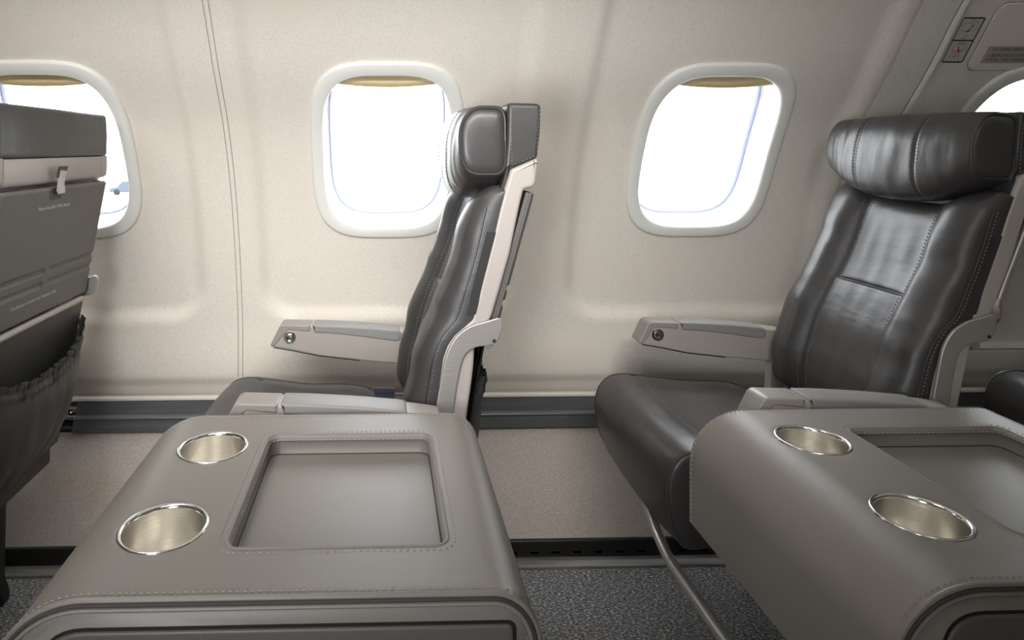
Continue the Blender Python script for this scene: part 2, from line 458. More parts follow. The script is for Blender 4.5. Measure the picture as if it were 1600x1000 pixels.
fr.build('placard_frame', 'black_print', do)
dr = MB()
hug(dr, [(1.411 - .006 + .013*math.cos(t*PI/8), 1.380 + .009*math.sin(t*PI/8)) for t in range(16)], .0021, .0005)
hug(dr, [(1.411 + .010 + .009*math.cos(t*PI/8), 1.382 + .011*math.sin(t*PI/8)) for t in range(16)], .0021, .0005)
hug(dr, rrect(1.411, 1.395, .004, .003, .002, 3), .0021, .0005)
hug(dr, [(1.393, 1.357), (1.402, 1.370), (1.404, 1.378)], .0021, .0005, False)
hug(dr, rrect(1.411, 1.336, .013, .009, .002, 3), .0021, .0006); hug(dr, rrect(1.411, 1.3455, .005, .003, .001, 3), .0021, .0006)
hug(dr, rrect(1.424, 1.337, .006, .008, .002, 3), .0021, .0004)
hug(dr, [(1.396, 1.306), (1.401, 1.317), (1.403, 1.327)], .0021, .0006, False); hug(dr, [(1.426, 1.306), (1.421, 1.317), (1.419, 1.327)], .0021, .0006, False)
hug(dr, [(1.408, 1.306), (1.408, 1.314), (1.415, 1.314), (1.415, 1.306)], .0021, .0005, False)
dr.build('line_drawing', 'grey_print', do)
ar = MB()
hug(ar, [(1.419, 1.387), (1.417, 1.379), (1.412, 1.373)], .0026, .0011, False)
hug(ar, [(1.407, 1.340), (1.411, 1.333), (1.413, 1.329)], .0026, .0011, False)
for (x, z, dx, dz_) in ((1.4085, 1.3675, -.55, -.83), (1.4165, 1.3235, .5, -.86)):
    b = len(ar.v); px_, pz_ = -dz_, dx
    ar.v += [tuple(wp(x, z, .0026)), tuple(wp(x - dx*.008 + px_*.0035, z - dz_*.008 + pz_*.0035, .0026)), tuple(wp(x - dx*.008 - px_*.0035, z - dz_*.008 - pz_*.0035, .0026))]; ar.f.append((b, b+1, b+2))
for cx, cz in ((1.411, 1.3595), (1.411, 1.3195)):
    hug(ar, [(cx + .0048*math.cos(t*PI/8), cz + .0045*math.sin(t*PI/8)) for t in range(16)], .0026, .0005)
ao = ar.build('red_arrows', 'red_print', do)
for t, cz in (('1', 1.3595), ('2', 1.3195)): text_mesh('numeral', t, .0085, tmap(1.411 - .0024, cz - .0026, .0028), 'red_print', ao)

# ---- seat fitting in the open end of the rail
sf = thing('track_fitting', 'small metal seat fitting in the open rail end beside the left seat', 'fitting', (-0.885, 1.866, .33))
m1 = MB(); m1.tube([(-0.876 + .012*math.cos(t), 1.856, .331 + .011*math.sin(t)) for t in [i*PI*1.5/14 - 2.2 for i in range(15)]], .0028, 8); m1.build('hook', 'steel', sf)
m1 = MB(); m1.tube([(-0.900 + .0055*math.cos(i*PI/8), 1.856, .335 + .0055*math.sin(i*PI/8)) for i in range(16)], .0015, 6, closed=True); m1.build('ring', 'steel', sf)
m1 = MB(); m1.box(-.915, -.868, 1.858, 1.869, .318, .326); m1.build('shoe', 'edge_metal', sf)

# ------------------------------------------------------------------ outside
gr = MB(); gr.grid(lambda i, j: (-400 + 800*i, 3.2 + 600*j, -5.0), 2, 2); gr.build('floor_outside', 'tarmac', kind='structure')
veh = thing('service_vehicle', 'small blue-grey vehicle parked far out on the apron, seen through the leftmost window', 'vehicle', (-32.6, 84.0, -5.0))
mv = MB(); prof = [(-2.3, .35), (2.3, .35), (2.3, 1.3), (1.7, 1.75), (-.7, 1.75), (-1.4, 1.0), (-2.3, .85)]
mv.prism([(-32.6 + a, -5 + b) for a, b in prof], 83.2, 84.9, .08); mv.build('vehicle_body', 'far_blue', veh)
for dx in (-1.4, 1.4):
    mv = MB(); mv.disc((-32.6 + dx, 83.15, -5 + .38), (0, 1, 0), [(.28, 0), (.38, .05), (.38, .25), (.2, .25)], 20); mv.build('wheel', 'tyre', veh)

# ------------------------------------------------------------------ seats
YC = 1.388
def chaik(poly, it=2, closed=True):
    P = [tuple(p) for p in poly]
    for _ in range(it):
        Q = []; n = len(P)
        for i in range(n if closed else n - 1):
            a, b = P[i], P[(i+1) % n]
            Q += [(a[0]*.75+b[0]*.25, a[1]*.75+b[1]*.25), (a[0]*.25+b[0]*.75, a[1]*.25+b[1]*.75)]
        P = Q if closed else [P[0]] + Q + [P[-1]]
    return P
def fillet(poly, r, seg=4):
    """round each corner of a polygon with radius-like cut r (number or list)"""
    o = []; n = len(poly)
    for i in range(n):
        rr = r[i] if isinstance(r, (list, tuple)) else r
        a, b, c = Vector(poly[i-1]), Vector(poly[i]), Vector(poly[(i+1) % n])
        d1 = min(rr, (a-b).length*.48); d2 = min(rr, (c-b).length*.48)
        p, q = b + (a-b).normalized()*d1, b + (c-b).normalized()*d2
        if rr <= 1e-5: o.append(tuple(b)); continue
        for k in range(seg + 1):
            t = k/seg; o.append(tuple(p*(1-t)**2 + b*2*t*(1-t) + q*t*t))
    return o

SHL = [(.2323,1.0491),(.2194,1.0083),(.21,.9733),(.2007,.9325),(.1901,.8917),(.1749,.8334),(.1609,.7764),(.1421,.7602),(.127,.7475),(.1141,.7289),(.1059,.7057),(.1001,.665),(.0943,.622),(.085,.53),(.080,.44)]
SHR = [(.2817,1.0701),(.2795,1.040),(.277,1.0222),(.2723,1.0164),(.2558,1.0129),(.2488,.9849),(.23,.895),(.2159,.8448),(.1971,.7808),(.1807,.7517),(.1655,.7227),(.1640,.6936),(.1600,.6587),(.1530,.6122),(.142,.53),(.134,.44)]
FRONT = [(.470,.062),(.505,.042),(.535,.029),(.60,.0325),(.645,.044),(.70,.0555),(.75,.073),(.80,.094),(.85,.115),(.90,.130),(.95,.140),(.99,.148),(1.03,.160)]

def make_seat(x0, rc, label, group, opts):
    """opts: set of features to leave out"""
    root = thing('passenger_seat', label, 'seat', (x0, YC, 0), group)
    def T(x, y, z):
        a = rc * sm(.58, .74, z); c_, s_ = math.cos(a), math.sin(a)
        dx, dz_ = x - .10, z - .60
        return (x0 + .10 + dx*c_ + dz_*s_, y, .60 - dx*s_ + dz_*c_)
    def TB(mb): mb.v = [T(*v) for v in mb.v]; return mb
    def SB(mb): mb.v = [(v[0] + x0, v[1], v[2]) for v in mb.v]; return mb
    hw = .208
    # ---------- seat cushion
    tops = [(-.405,.40),(-.393,.470),(-.375,.508),(-.35,.525),(-.31,.530),(-.25,.520),(-.15,.512),(-.06,.506),(-.02,.495),(.03,.482),(.09,.478)]
    nu, nv = 64, 44
    prof = []     # closed side outline, from bottom front round over the top to bottom back
    base = [(-.372,.352),(-.383,.375),(-.392,.41),(-.397,.445),(-.395,.475),(-.385,.503),(-.367,.521),(-.345,.529),(-.31,.5305),(-.26,.521),(-.20,.514),(-.12,.511),(-.06,.508),(-.035,.500),(-.015,.489),(.04,.482),(.10,.478),(.11,.45),(.10,.41),(.0,.40),(-.10,.39),(-.20,.375),(-.28,.352),(-.33,.343),(-.358,.343)]
    base = chaik(base, 2)
    cm = MB(); cx, cz = -.15, .44
    def cush(j, v):
        x, z = base[j]; e = abs(v)
        k = (1 - e**9) ** .25 if e < 1 else 0
        kk = .86 + .14*k
        dip = .016 * (1 - sm(.25, .9, e)) * sm(.47, .50, z) * sm(-.37, -.25, x)
        bul = .010 * (1 - v*v)
        xx = cx + (x - cx) * (.955 + .045*k) - (bul if x < -.33 else 0)
        zz = cz + (z - cz) * kk - dip
        zz += .0022 * noise.noise(Vector((x*14, v*5 + x0, z*14)))
        if -.302 - .01*e < x < -.290 - .01*e and z > .47: zz -= .0025
        return (xx, YC + v * hw * (1.0), zz)
    vs = [-1, -.994, -.98, -.955, -.92] + [-.88 + 1.76*i/34 for i in range(35)] + [.92, .955, .98, .994, 1]
    cm.rings([[cush(j, v) for j in range(len(base))] for v in vs], True, True)
    SB(cm); cu_ = cm.build('seat_cushion', 'leather', root, angle=75)
    for e in (-.965, .965):
        pp = MB(); pp.tube([(lambda p: (p[0] + x0, p[1] + (.0025 if e > 0 else -.0025), p[2]))(cush(j, e)) for j in range(0, len(base), 2)], .0024, 6, closed=True); pp.build('piping', 'leather', cu_)
    sp = MB()
    fine = [-.88 + 1.76*i/60 for i in range(61)]
    jj = min(range(len(base)), key=lambda j: abs(base[j][0] + .292) + (9 if base[j][1] < .5 else 0))
    pts = [Vector(cush(jj, v)) + Vector((x0, 0, .0006)) for v in fine]
    sp.dashes(pts, [(0, 0, 1)]*61, .005, .003, .0008, .0006); sp.build('stitching', 'thread', cu_)
    # base pan and legs under the cushion
    pan = MB(); pan.prism(fillet([(-.33,.342),(.12,.39),(.12,.33),(-.20,.30)], .01), YC - .18, YC + .18, .006); SB(pan).build('seat_pan', 'track', root)
    for y in (1.225, 1.55):
        lg = MB(); lg.prism(fillet([(-.055,.345),(.045,.372),(.020,.30),(.014,.06),(.026,.03),(.026,.001),(-.034,.001),(-.034,.03),(-.022,.06),(-.026,.30)], .012), y - .014, y + .014, .004)
        SB(lg).build('leg', 'track', root)
    if 'bar' not in opts:
        tb = MB(); path = [(-.317, 1.22, .20), (-.317, 1.225, .222)] if False else [(-.30,1.19,.30),(-.312,1.185,.25),(-.317,1.20,.225),(-.317,1.235,.220),(-.317,1.31,.220),(-.317,1.335,.2205),(-.316,1.37,.225),(-.315,1.42,.241),(-.313,1.47,.268),(-.308,1.502,.305),(-.30,1.515,.345)]
        path = [(-.317, .78, .220), (-.317, 1.0, .220), (-.317, 1.2, .220)] + path[4:] if 'longbar' in opts else path
        tb.tube([(p[0] + x0, p[1], p[2]) for p in path], .0115, 14); tb.build('baggage_bar', 'alu', root)
        cl = MB(); cl.tube([(-.317 + x0, 1.330, .2205), (-.317 + x0, 1.336, .2205)], .0125, 14); cl.build('bar_joint', 'alu', root)
    # ---------- back cushion
    def back(s, v):
        e = abs(v); zt = .984 + .036 * sm(.30, .85, e) - .010*sm(.93, 1, e); zb = .500
        z = zb + (zt - zb) * s
        xf = interp(FRONT, z)
        xb = interp([(p[1], p[0]) for p in reversed(SHL)], z) + .004
        if z > 1.0: xb = min(xb, .222)
        ch = .034 * (1 - sm(.38, .68, e)) * (1 - .35*sm(.55, .50, z))
        ch += -.006 * math.exp(-((e - .47)/.045)**2) * -1 * .8
        if e < .50:
            fd = (1 - (e/.5)**4); ch += fd * (.007*sm(.7880, .7900, z)*(1 - sm(.80, .90, z)) + .004*math.exp(-((z - .7905)/.0022)**2))
        rnd = (max(0, 1 - e**10)) ** .42 if e < 1 else 0
        top = (max(0, 1 - s**14)) ** .4 if s < 1 else 0
        bot = (max(0, 1 - (1 - s)**22)) ** .45 if s > 0 else 0
        wr = .0035 * noise.noise(Vector((z*26 + 3*x0, v*2.2, 1.3))) * sm(.35, .7, e) + .0022*noise.noise(Vector((z*8, v*6 + x0, 5.1)))
        x = xb + (xf + ch + wr - xb) * rnd * top * bot
        y = YC + v * (.2105 - .004*sm(.6, .5, z))
        return (x, y, z)
    us = [0, .002, .006, .014, .03] + sorted([.05 + .90*i/80 for i in range(81)] + [.587 + .0022*i for i in range(9)]) + [.965, .978, .987, .994, .998, 1]
    vv = [-1, -.998, -.99, -.975, -.95, -.92] + [-.89 + 1.78*i/72 for i in range(73)] + [.92, .95, .975, .99, .998, 1]
    bm_ = MB(); bm_.grid(lambda i, j: back(us[i], vv[j]), len(us), len(vv))
    def bk2(s, v):
        x, y, z = back(s, v); 
        return (interp([(p[1], p[0]) for p in reversed(SHL)], z) + .006 if z < 1 else .226, y, z)
    bm_.grid(lambda i, j: bk2(us[i], vv[j]), len(us), len(vv))
    nA = len(us)*len(vv)
    def idx(i, j, k): return k*nA + i*len(vv) + j
    for i in range(len(us) - 1):
        for j in (0, len(vv) - 1): bm_.f.append((idx(i,j,0), idx(i+1,j,0), idx(i+1,j,1), idx(i,j,1)))
    for j in range(len(vv) - 1):
        for i in (0, len(us) - 1): bm_.f.append((idx(i,j,0), idx(i,j+1,0), idx(i,j+1,1), idx(i,j,1)))
    TB(bm_); bk = bm_.build('backrest', 'leather', root, angle=80)
    def row(v, s0, s1, n=90):
        mb = MB()
        P = []; Nn = []
        for k in range(n + 1):
            s = s0 + (s1 - s0)*k/n; vx = v(s) if callable(v) else v
            a = Vector(T(*back(s, vx))); b = Vector(T(*back(s + .004, vx))); c = Vector(T(*back(s, vx + .01)))
            nn = (b - a).cross(c - a).normalized()
            if nn.x > 0: nn = -nn
            P.append(a + nn*.0006); Nn.append(nn)
        mb.dashes(P, Nn, .0042, .0032, .0008, .0007); mb.build('stitching', 'thread', bk)
    for sg in (-1, 1):
        row(sg*.43, .05, .97); row(sg*.505, .05, .97)
    # side gusset seam and velcro strip on the near side of the backrest
    for sgy in (-1, 1):
        s2 = MB(); s3 = MB()
        P = [T(interp([(p[1], p[0]) for p in reversed(SHL)], z)*.55 + interp(FRONT, z)*.45 + .004, YC + sgy*.2110, z) for z in [.51 + .47*k/50 for k in range(51)]]
        s2.tube(P, .0016, 6)
        s3.dashes([(p[0] + .007, p[1] + sgy*.0004, p[2]) for p in P], [(0, sgy, 0)]*51, .0042, .0032, .0008, .0006)
        s2.build('side_seam', 'leather', bk); s3.build('stitching', 'thread', bk)
    ve = MB(); zz = [.785 + .15*k/24 for k in range(25)]
    xb_ = lambda z: interp([(p[1], p[0]) for p in reversed(SHL)], z)
    def vpt(i, j):
        z = zz[i]; a = xb_(z) - .013; return T([a, a, xb_(z) + .003, xb_(z) + .003][j], YC - [.2095, .2125, .2125, .2095][j], z)
    ve.grid(vpt, 25, 4); ve.build('velcro_strip', 'velcro', bk)
    # ---------- headrest
    hr = MB(); n = 72
    def hring(v, k=1.0, dy=0.0):
        e = abs(v); c_ = 1 - e**2.4
        xf = .137 - .014*c_; xbk = .226; zt = 1.171 - .004*e; zbm = 1.036 - .052*c_
        xm, zm = (xf + xbk)/2, (zt + zbm)/2; hx, hz = (xbk - xf)/2, (zt - zbm)/2
        o = []
        for q in range(n):
            a = 2*PI*q/n; ca, sa = math.cos(a), math.sin(a)
            pw = (2.15 if sa > 0 else 2.9) if ca < 0 else 5.5
            r_ = (abs(ca)**pw + abs(sa)**pw) ** (-1/pw)
            x, z = ca*r_, sa*r_
            # the front leans back toward the top like a rolled bolster
            xx = xm + hx*x*k
            zz_ = zm + hz*z*k
            wr = (.0028*noise.noise(Vector((v*5 + x0, z*1.1, 2.0))) + .0012*noise.noise(Vector((v*14, z*.7 + x0, 7.0)))*sm(.2,.6,e)) * (1 if ca < 0 else .2) * k
            g_ = .0028*math.exp(-((e - .43)/.016)**2) * (1 if ca < .3 else 0)
            o.append((xx + (wr + g_)*(-ca*-1 if False else 1), 1.382 + v*.194 + dy, zz_))
        return o
    hv = [-1] + [-.985 + 1.97*i/92 for i in range(93)] + [1]
    rings = [hring(-1, k, -d) for k, d in ((.02, .0065), (.35, .0065), (.65, .006), (.84, .0045), (.915, .0008), (.935, .0030), (.955, .0036), (.98, .0022))]
    rings += [hring(v) for v in hv]
    rings += [hring(1, k, d) for k, d in ((.98, .0022), (.955, .0036), (.935, .0030), (.915, .0008), (.84, .0045), (.65, .006), (.35, .0065), (.02, .0065))]
    hr.rings(rings, True, True); TB(hr); h = hr.build('headrest', 'leather_cap', root, angle=80)
    for sg in (-1, 1):
        pg = MB(); pg.tube([T(*p) for p in hring(sg, .93, sg*.0035)], .0019, 6, closed=True); pg.build('piping', 'leather', h)
    for sg in (-1, 1):
        for dv in (-.035, .035):
            sg_ = MB()
            R0 = [T(*p) for p in hring(sg*.43 + dv)]
            sel = [R0[q] for q in range(int(n*.22), int(n*.80))]
            Nn = [(-1, 0, .2)]*len(sel)
            Nn = [(Vector(p) - Vector(T(.19, p[1], 1.09))).normalized() for p in sel]
            sg_.dashes([Vector(p) + nn*.0006 for p, nn in zip(sel, Nn)], Nn, .0042, .0032, .0008, .0007); sg_.build('stitching', 'thread', h)
    # leather cover over the back of the headrest
    cp = MB(); cpoly = fillet([(.2275,1.172),(.2905,1.171),(.289,1.12),(.2835,1.071),(.275,1.066),(.245,1.055),(.2325,1.0495),(.2235,1.02),(.2170,1.0),(.2215,1.05),(.2265,1.10)], [.008,.012,.01,.006,.01,.01,.004,.004,.002,.01,.01])
    cp.prism(cpoly, 1.185, 1.598, .007); TB(cp)
    cpo = cp.build('headrest_cover', 'leather_cap', root)
    cs = MB()
    pth = [(.2865,1.078),(.272,1.071),(.245,1.061),(.236,1.057),(.2345,1.10),(.2345,1.163)]
    P = []
    for a, b in zip(pth[:-1], pth[1:]):
        for k in range(6): P.append(((a[0]*(6-k)+b[0]*k)/6, 1.1846, (a[1]*(6-k)+b[1]*k)/6))
    P2 = [(.2345 + .05*k/12, 1.1846, 1.1655 - .0005*k/12) for k in range(13)]
    for q in (P, P2, [(.286 - .004*(1-k/8), 1.1846, 1.08 + .085*k/8) for k in range(9)]):
        cs.dashes([T(*p) for p in q], [(0, -1, 0)]*len(q), .0042, .0032, .0008, .0006)
    bkl = [(.2905 - (1.12 - 1.078)*.0 - .004, 1.19 + .403*k/40, 1.078) for k in range(41)]
    cs.dashes([T(.2850, p[1], 1.079) for p in bkl], [(1, 0, 0)]*41, .0042, .0032, .0008, .0007)
    cs.build('stitching', 'thread', cpo)
    # ---------- back shell, side frames
    poly = SHL + list(reversed(SHR))
    poly = [p for p in poly]
    for y in (1.176, 1.572):
        sfm = MB(); sfm.prism(fillet(poly, .004, 2), y, y + .03, .006); TB(sfm).build('side_frame', 'beige', root)
    shell = [(.2310,1.0485),(.2190,1.004),(.2020,.93),(.177,.833),(.163,.777),(.150,.72),(.160,.70),(.178,.742),(.196,.785),(.226,.895),(.247,.985),(.2545,1.012),(.272,1.0150),(.2765,1.022),(.2795,1.040),(.2815,1.068),(.27,1.0645),(.24,1.053)]
    sh = MB(); sh.prism(fillet(shell, .004, 2), 1.204, 1.574, .003); TB(sh).build('back_shell', 'beige', root)
    lr_ = MB(); lr_.tube([T(.196, 1.20 + .378*k/4, .722) for k in range(5)], .0085, 10); lr_.build('lower_rail', 'beige', root)
    # hinge plates
    plate = [(.158,.7675),(.1885,.7753),(.2094,.7821),(.2164,.7728),(.2094,.7416),(.1966,.7302),(.1641,.7293),(.1433,.7133),(.1328,.6671),(.1259,.621),(.115,.52),(.108,.44),(.080,.44),(.087,.53),(.0946,.6259),(.1039,.6743),(.112,.717),(.1305,.7503)]
    plr = [.01,.008,.007,.008,.012,.014,.02,.02,.03,.03,.02,0,0,.02,.03,.03,.03,.02]
    for y in (1.166, 1.604):
        p_ = MB(); p_.prism(fillet(plate, plr, 4), y, y + .007, .0015); po = SB(p_).build('hinge_plate', 'alu', root)
        s_ = MB(); s_.disc((x0 + .199, y - .0006 if y < 1.3 else y + .0076, .740), (0, -1 if y < 1.3 else 1, 0), [(.0032, 0), (.0032, .0008), (.0016, .0012)], 14); s_.build('screw', 'track', po)
    # ---------- tray table
    if 'table' not in opts:
        A = Vector((.2795, 1.0045)); B = Vector((.2045, .7330)); ax = (B - A).normalized(); nx_ = Vector((-ax.y, ax.x)) * (1 if -ax.y > 0 else -1)
        Lt = (B - A).length; ya, yb = 1.192, 1.592
        def tp(a, y, off): q = A + ax*a + nx_*off; return T(q.x, y, q.y)
        tb = MB(); nr = 56; ny = 72
        gro = [(.160, .168), (.188, .196)]
        def hgt(a, y):
            d = 0
            for g0, g1 in ((.176, .190), (.205, .219)):
                if g0 < a < g1 and not (abs(y - 1.392) < .012) : 
                    d = max(d, sm(0, .003, min(a - g0, g1 - a)))
            return -.0035*d
        av = [Lt*i/110 for i in range(111)]; yv = [ya + (yb - ya)*j/90 for j in range(91)]
        def edge_r(a, y):
            r = .006; m_ = min(a, Lt - a, y - ya, yb - y)
            return -(r - math.sqrt(max(0, r*r - max(0, r - m_)**2))) if m_ < r else 0
        tb.grid(lambda i, j: tp(av[i], yv[j], hgt(av[i], yv[j]) + edge_r(av[i], yv[j])), 111, 91)
        tb.grid(lambda i, j: tp([0, Lt][i] , [ya, yb][j], -.017), 2, 2)
        rim = [(0, y) for y in yv] + [(a, yb) for a in av[1:]] + [(Lt, y) for y in reversed(yv[:-1])] + [(a, ya) for a in reversed(av[1:-1])]
        tb.rings([[tp(a, y, edge_r(a, y)) for a, y in rim], [tp(a, y, -.009) for a, y in rim], [tp(min(max(a, .002), Lt-.002), min(max(y, ya+.002), yb-.002), -.0095) for a, y in rim], [tp(min(max(a, .002), Lt-.002), min(max(y, ya+.002), yb-.002), -.017) for a, y in rim]])
        to = tb.build('tray_table', 'table', root, angle=50)
        def tmap2(a0, y0, sz=1): return lambda a, b: tp(a0 - b, y0 + a, .0004)
        text_mesh('lettering', 'Fasten Seat Belt While Seated', .0108, tmap2(.045, 1.315), 'print', to, spacing=.92)
        text_mesh('lettering', 'Use Bottom Cushion for Flotation Only', .0108, tmap2(.243, 1.285), 'print', to, spacing=.92)
        # latch
        lt = MB()
        def lp(a, y, off): return tp(a, y, off)
        prof = [(-.038, .004), (-.036, .010), (-.012, .0085), (.004, .013), (.010, .014), (.013, .009), (.006, .004), (-.02, .0025)]
        lt.rings([[lp(a, y, o_) for a, o_ in prof] for y in (1.362, 1.3645, 1.3755, 1.378)], True, True)
        lt.build('latch', 'alu', to, angle=30)
        lr = MB(); lr.rings([[lp(a + .013, y + 1.370, .0006) for a, y in rrect(0, 0, .013*k, .020*k, .002, 3)] for k in (1, .9, .05)], False, True); lr.build('latch_recess', 'groove', to)
        lr = MB(); lr.rings([[lp(a - .034, y + 1.370, o_) for a, y in rrect(0, 0, .012*k, .019*k, .003, 3)] for k, o_ in ((1, .0040), (.9, .0042), (.05, .0042))], False, True); lr.build('latch_recess', 'groove', to)
        for y in ((1.184, 1.600) if rc > .01 else ()):
            rd = MB(); rd.tube([(x0 + a, y, z) for a, z in ((.300, .972), (.290, .946), (.268, .890), (.247, .837), (.236, .808), (.231, .790))], .0052, 12)
            rd.build('table_arm', 'alu', root)
            ln = MB(); ln.prism(fillet([(.222,.812),(.238,.806),(.236,.770),(.216,.742),(.204,.748),(.214,.775)], .004), y - .004, y + .004, .001); SB(ln); TBx = ln
            ln.build('arm_link', 'steel', root)
    # ---------- literature pocket
    if 'pocket' not in opts:
        xb2 = lambda z: interp([(.36,.118),(.45,.138),(.60,.160),(.73,.184)], z)
        fp = MB()
        def pf(i, j):
            z = .375 + .355*i/20; y = 1.205 + .378*j/8; return (xb2(z) + (.006 if True else 0) , y, z - .03*0)
        fp.grid(lambda i, j: pf(i, j), 21, 9); fp.grid(lambda i, j: tuple(Vector(pf(i, j)) - Vector((.008, 0, 0))), 21, 9)
        fp.tube([(xb2(.73) + .003, 1.207 + .374*k/20, .729) for k in range(21)], .0055, 8)
        SB(fp); fo = fp.build('pocket_panel', 'pocket', root)
        pu = MB()
        def pv(i, j, o=0):
            s = i/40; v = -1 + 2*j/72; e = abs(v)
            zt = .690 - .045*(1 - e**2.2) - .028*(1 - v)/2; z = zt + (.375 - zt)*s
            side = (1 - e**4)**.5 if e < 1 else 0
            b = (.85 if rc < 0 else .55)*((.014 + .010*math.sin(PI*min(1, s*1.05 + .12)))*side + (.034 + .016*math.sin(PI*min(1, s + .1)))*(max(0, 1 - e*e))**.8)*(1 - s**6)
            gather = .0045*math.cos(j*1.9 + 1.3*math.sin(j*.7))*(1 - sm(.02, .20, s))*side*(1 + .5*math.sin(j*.37))
            fold = .007*noise.noise(Vector((v*4.5, s*1.6, 3.3 + x0)))*side*sm(.05, .3, s)
            rim_ = .004*math.exp(-((s - .012)/.02)**2) + .003*math.exp(-((s - .10)/.018)**2)
            zz_ = z + .003*math.cos(j*1.3)*(1 - sm(0, .1, s))*side
            return (xb2(z) + .008 + b + gather + fold + rim_ + o, 1.394 + v*.190*(1 - .26*s**2), zz_)
        pu.grid(pv, 41, 73); pu.grid(lambda i, j: pv(i, j, -.003), 41, 73)
        SB(pu); pu.build('literature_pocket', 'pocket', root, angle=80)
    # ---------- armrests
    for y0_, y1_, key in ((1.602, 1.652, 'arm_far'), (1.112, 1.162, 'arm_near')):
        if key in opts: continue
        body = [(-.2807,.6010),(-.2727,.5965),(-.225,.5885),(-.1607,.5745),(-.06,.5625),(.0322,.553),(.07,.548),(.100,.560),(.100,.625),(.05,.6330),(-.05,.6405),(-.1286,.6455),(-.19,.6500),(-.2487,.6520),(-.2560,.648)]
        am = MB(); am.prism(fillet(body, [.004,.004,.01,.02,.02,.02,.01,.012,.01,.03,.03,.03,.02,.006,.006]), y0_, y1_, .004); SB(am)
        ao_ = am.build('armrest', 'arm', root)
        pd = MB(); pb = [(-.178,.6515),(-.13,.6500),(-.05,.6450),(.030,.6375),(.042,.634),(.043,.617),(.036,.609),(.020,.610),(-.04,.619),(-.11,.628),(-.172,.632)]
        pd.prism(fillet(pb, [.004,.02,.02,.01,.008,.01,.008,.01,.02,.02,.004]), y0_ - .0022, y1_ + .0022, .004); SB(pd); pd.build('armrest_pad', 'armpad', ao_)
        ys = y0_ ; sg = -1
        bz = MB(); bz.prism(fillet([(-.2807,.6010),(-.2727,.5965),(-.236,.6395),(-.182,.6345),(-.181,.6505),(-.2487,.6530),(-.2570,.649)], [.004,.003,.004,.004,.003,.005,.005]), y0_ - .0016, y1_ + .0016, .003); SB(bz); bz.build('armrest_nose', 'nose', ao_)
        if y0_ > 1.5:
            lt_ = MB(); lt_.tube([(x0 - .272, y0_ + .001, .5958), (x0 - .225, y0_ + .001, .5876), (x0 - .16, y0_ + .001, .5742), (x0 - .06, y0_ + .001, .5622)], .0013, 6); lt_.build('lower_trim', 'track', ao_)  # thin dark line drawn along the chipped lower edge
        if y0_ < 1.5: continue
        bt = MB(); bt.disc((x0 - .2325, y0_ + .001, .6204), (0, -1, 0), [(.0155, 0), (.0155, .002), (.0145, .0032), (.0125, .0032), (.0120, .0012), (.0098, .0012), (.0094, .0040), (.0080, .0046), (.0060, .0040), (.001, .0036)], 32)
        bt.build('recline_button', 'steel', ao_, angle=30)
        hg = MB(); hg.disc((x0 + .118, (y0_+y1_)/2 - .02, .600), (0, 1, 0), [(.020, 0), (.023, .004), (.023, .038), (.020, .042)], 24); hg.build('armrest_hinge', 'beige', ao_)
        br = MB(); br.prism(fillet([(.06,.56),(.130,.57),(.128,.49),(.10,.43),(.05,.42)], .01), y0_ + .006 if y0_ > 1.5 else y0_ + .012, y0_ + .030, .003); SB(br); br.build('armrest_bracket', 'beige', ao_)
    # ---------- belt
    if 'belt' not in opts:
        bl = MB(); bpth = [(.05,.500),(.02,.512),(.006,.524),(-.004,.529),(-.016,.523),(-.026,.512),(-.032,.503)]
        yb0 = 1.47
        bl.grid(lambda i, j: (bpth[i][0] - .002*j/6, yb0 + .046*j/6, bpth[i][1]), 7, 7)
        bl.grid(lambda i, j: (bpth[i][0] - .002*j/6, yb0 + .046*j/6, bpth[i][1] - .0022), 7, 7)
        bl2 = MB(); bl2.grid(lambda i, j: ([-.030, -.026, .018, .022][j], yb0 + .05 - .0*i, .487 + .052*i/6 ), 7, 4)
        bx_ = MB(); bx_.prism(fillet([(-.022,.490),(.022,.488),(.0235,.549),(-.0205,.551)], .003), 1.445, 1.4475, .0008)
        bx_.prism(fillet([(-.0225,.542),(.024,.540),(.0240,.5515),(-.0215,.5535)], .003), 1.4435, 1.450, .001)
        SB(bx_); bx_.build('seat_belt', 'webbing', root)
    return root

SEATS = 'dark leather passenger seats in a row along the sidewall'
first = make_seat(-0.925, math.radians(-5.0), 'leftmost seat seen from behind, with grey tray table and sagging black pocket', SEATS, {'arm_near', 'belt', 'bar'})
first.scale = (1, 1.1, .988)
make_seat(0.0, 0.0, 'middle seat seen side-on, dark leather with beige frame, between the two windows', SEATS, {'bar'})
make_seat(0.9175, math.radians(5.2), 'right-hand seat with glossy dark leather front and large headrest, behind the right console', SEATS, {'belt', 'longbar'})
make_seat(1.908, 0.0, 'dark seat cushion edge at the far right, in shadow beside the emergency exit', SEATS, {'arm_far', 'arm_near', 'belt', 'bar'})

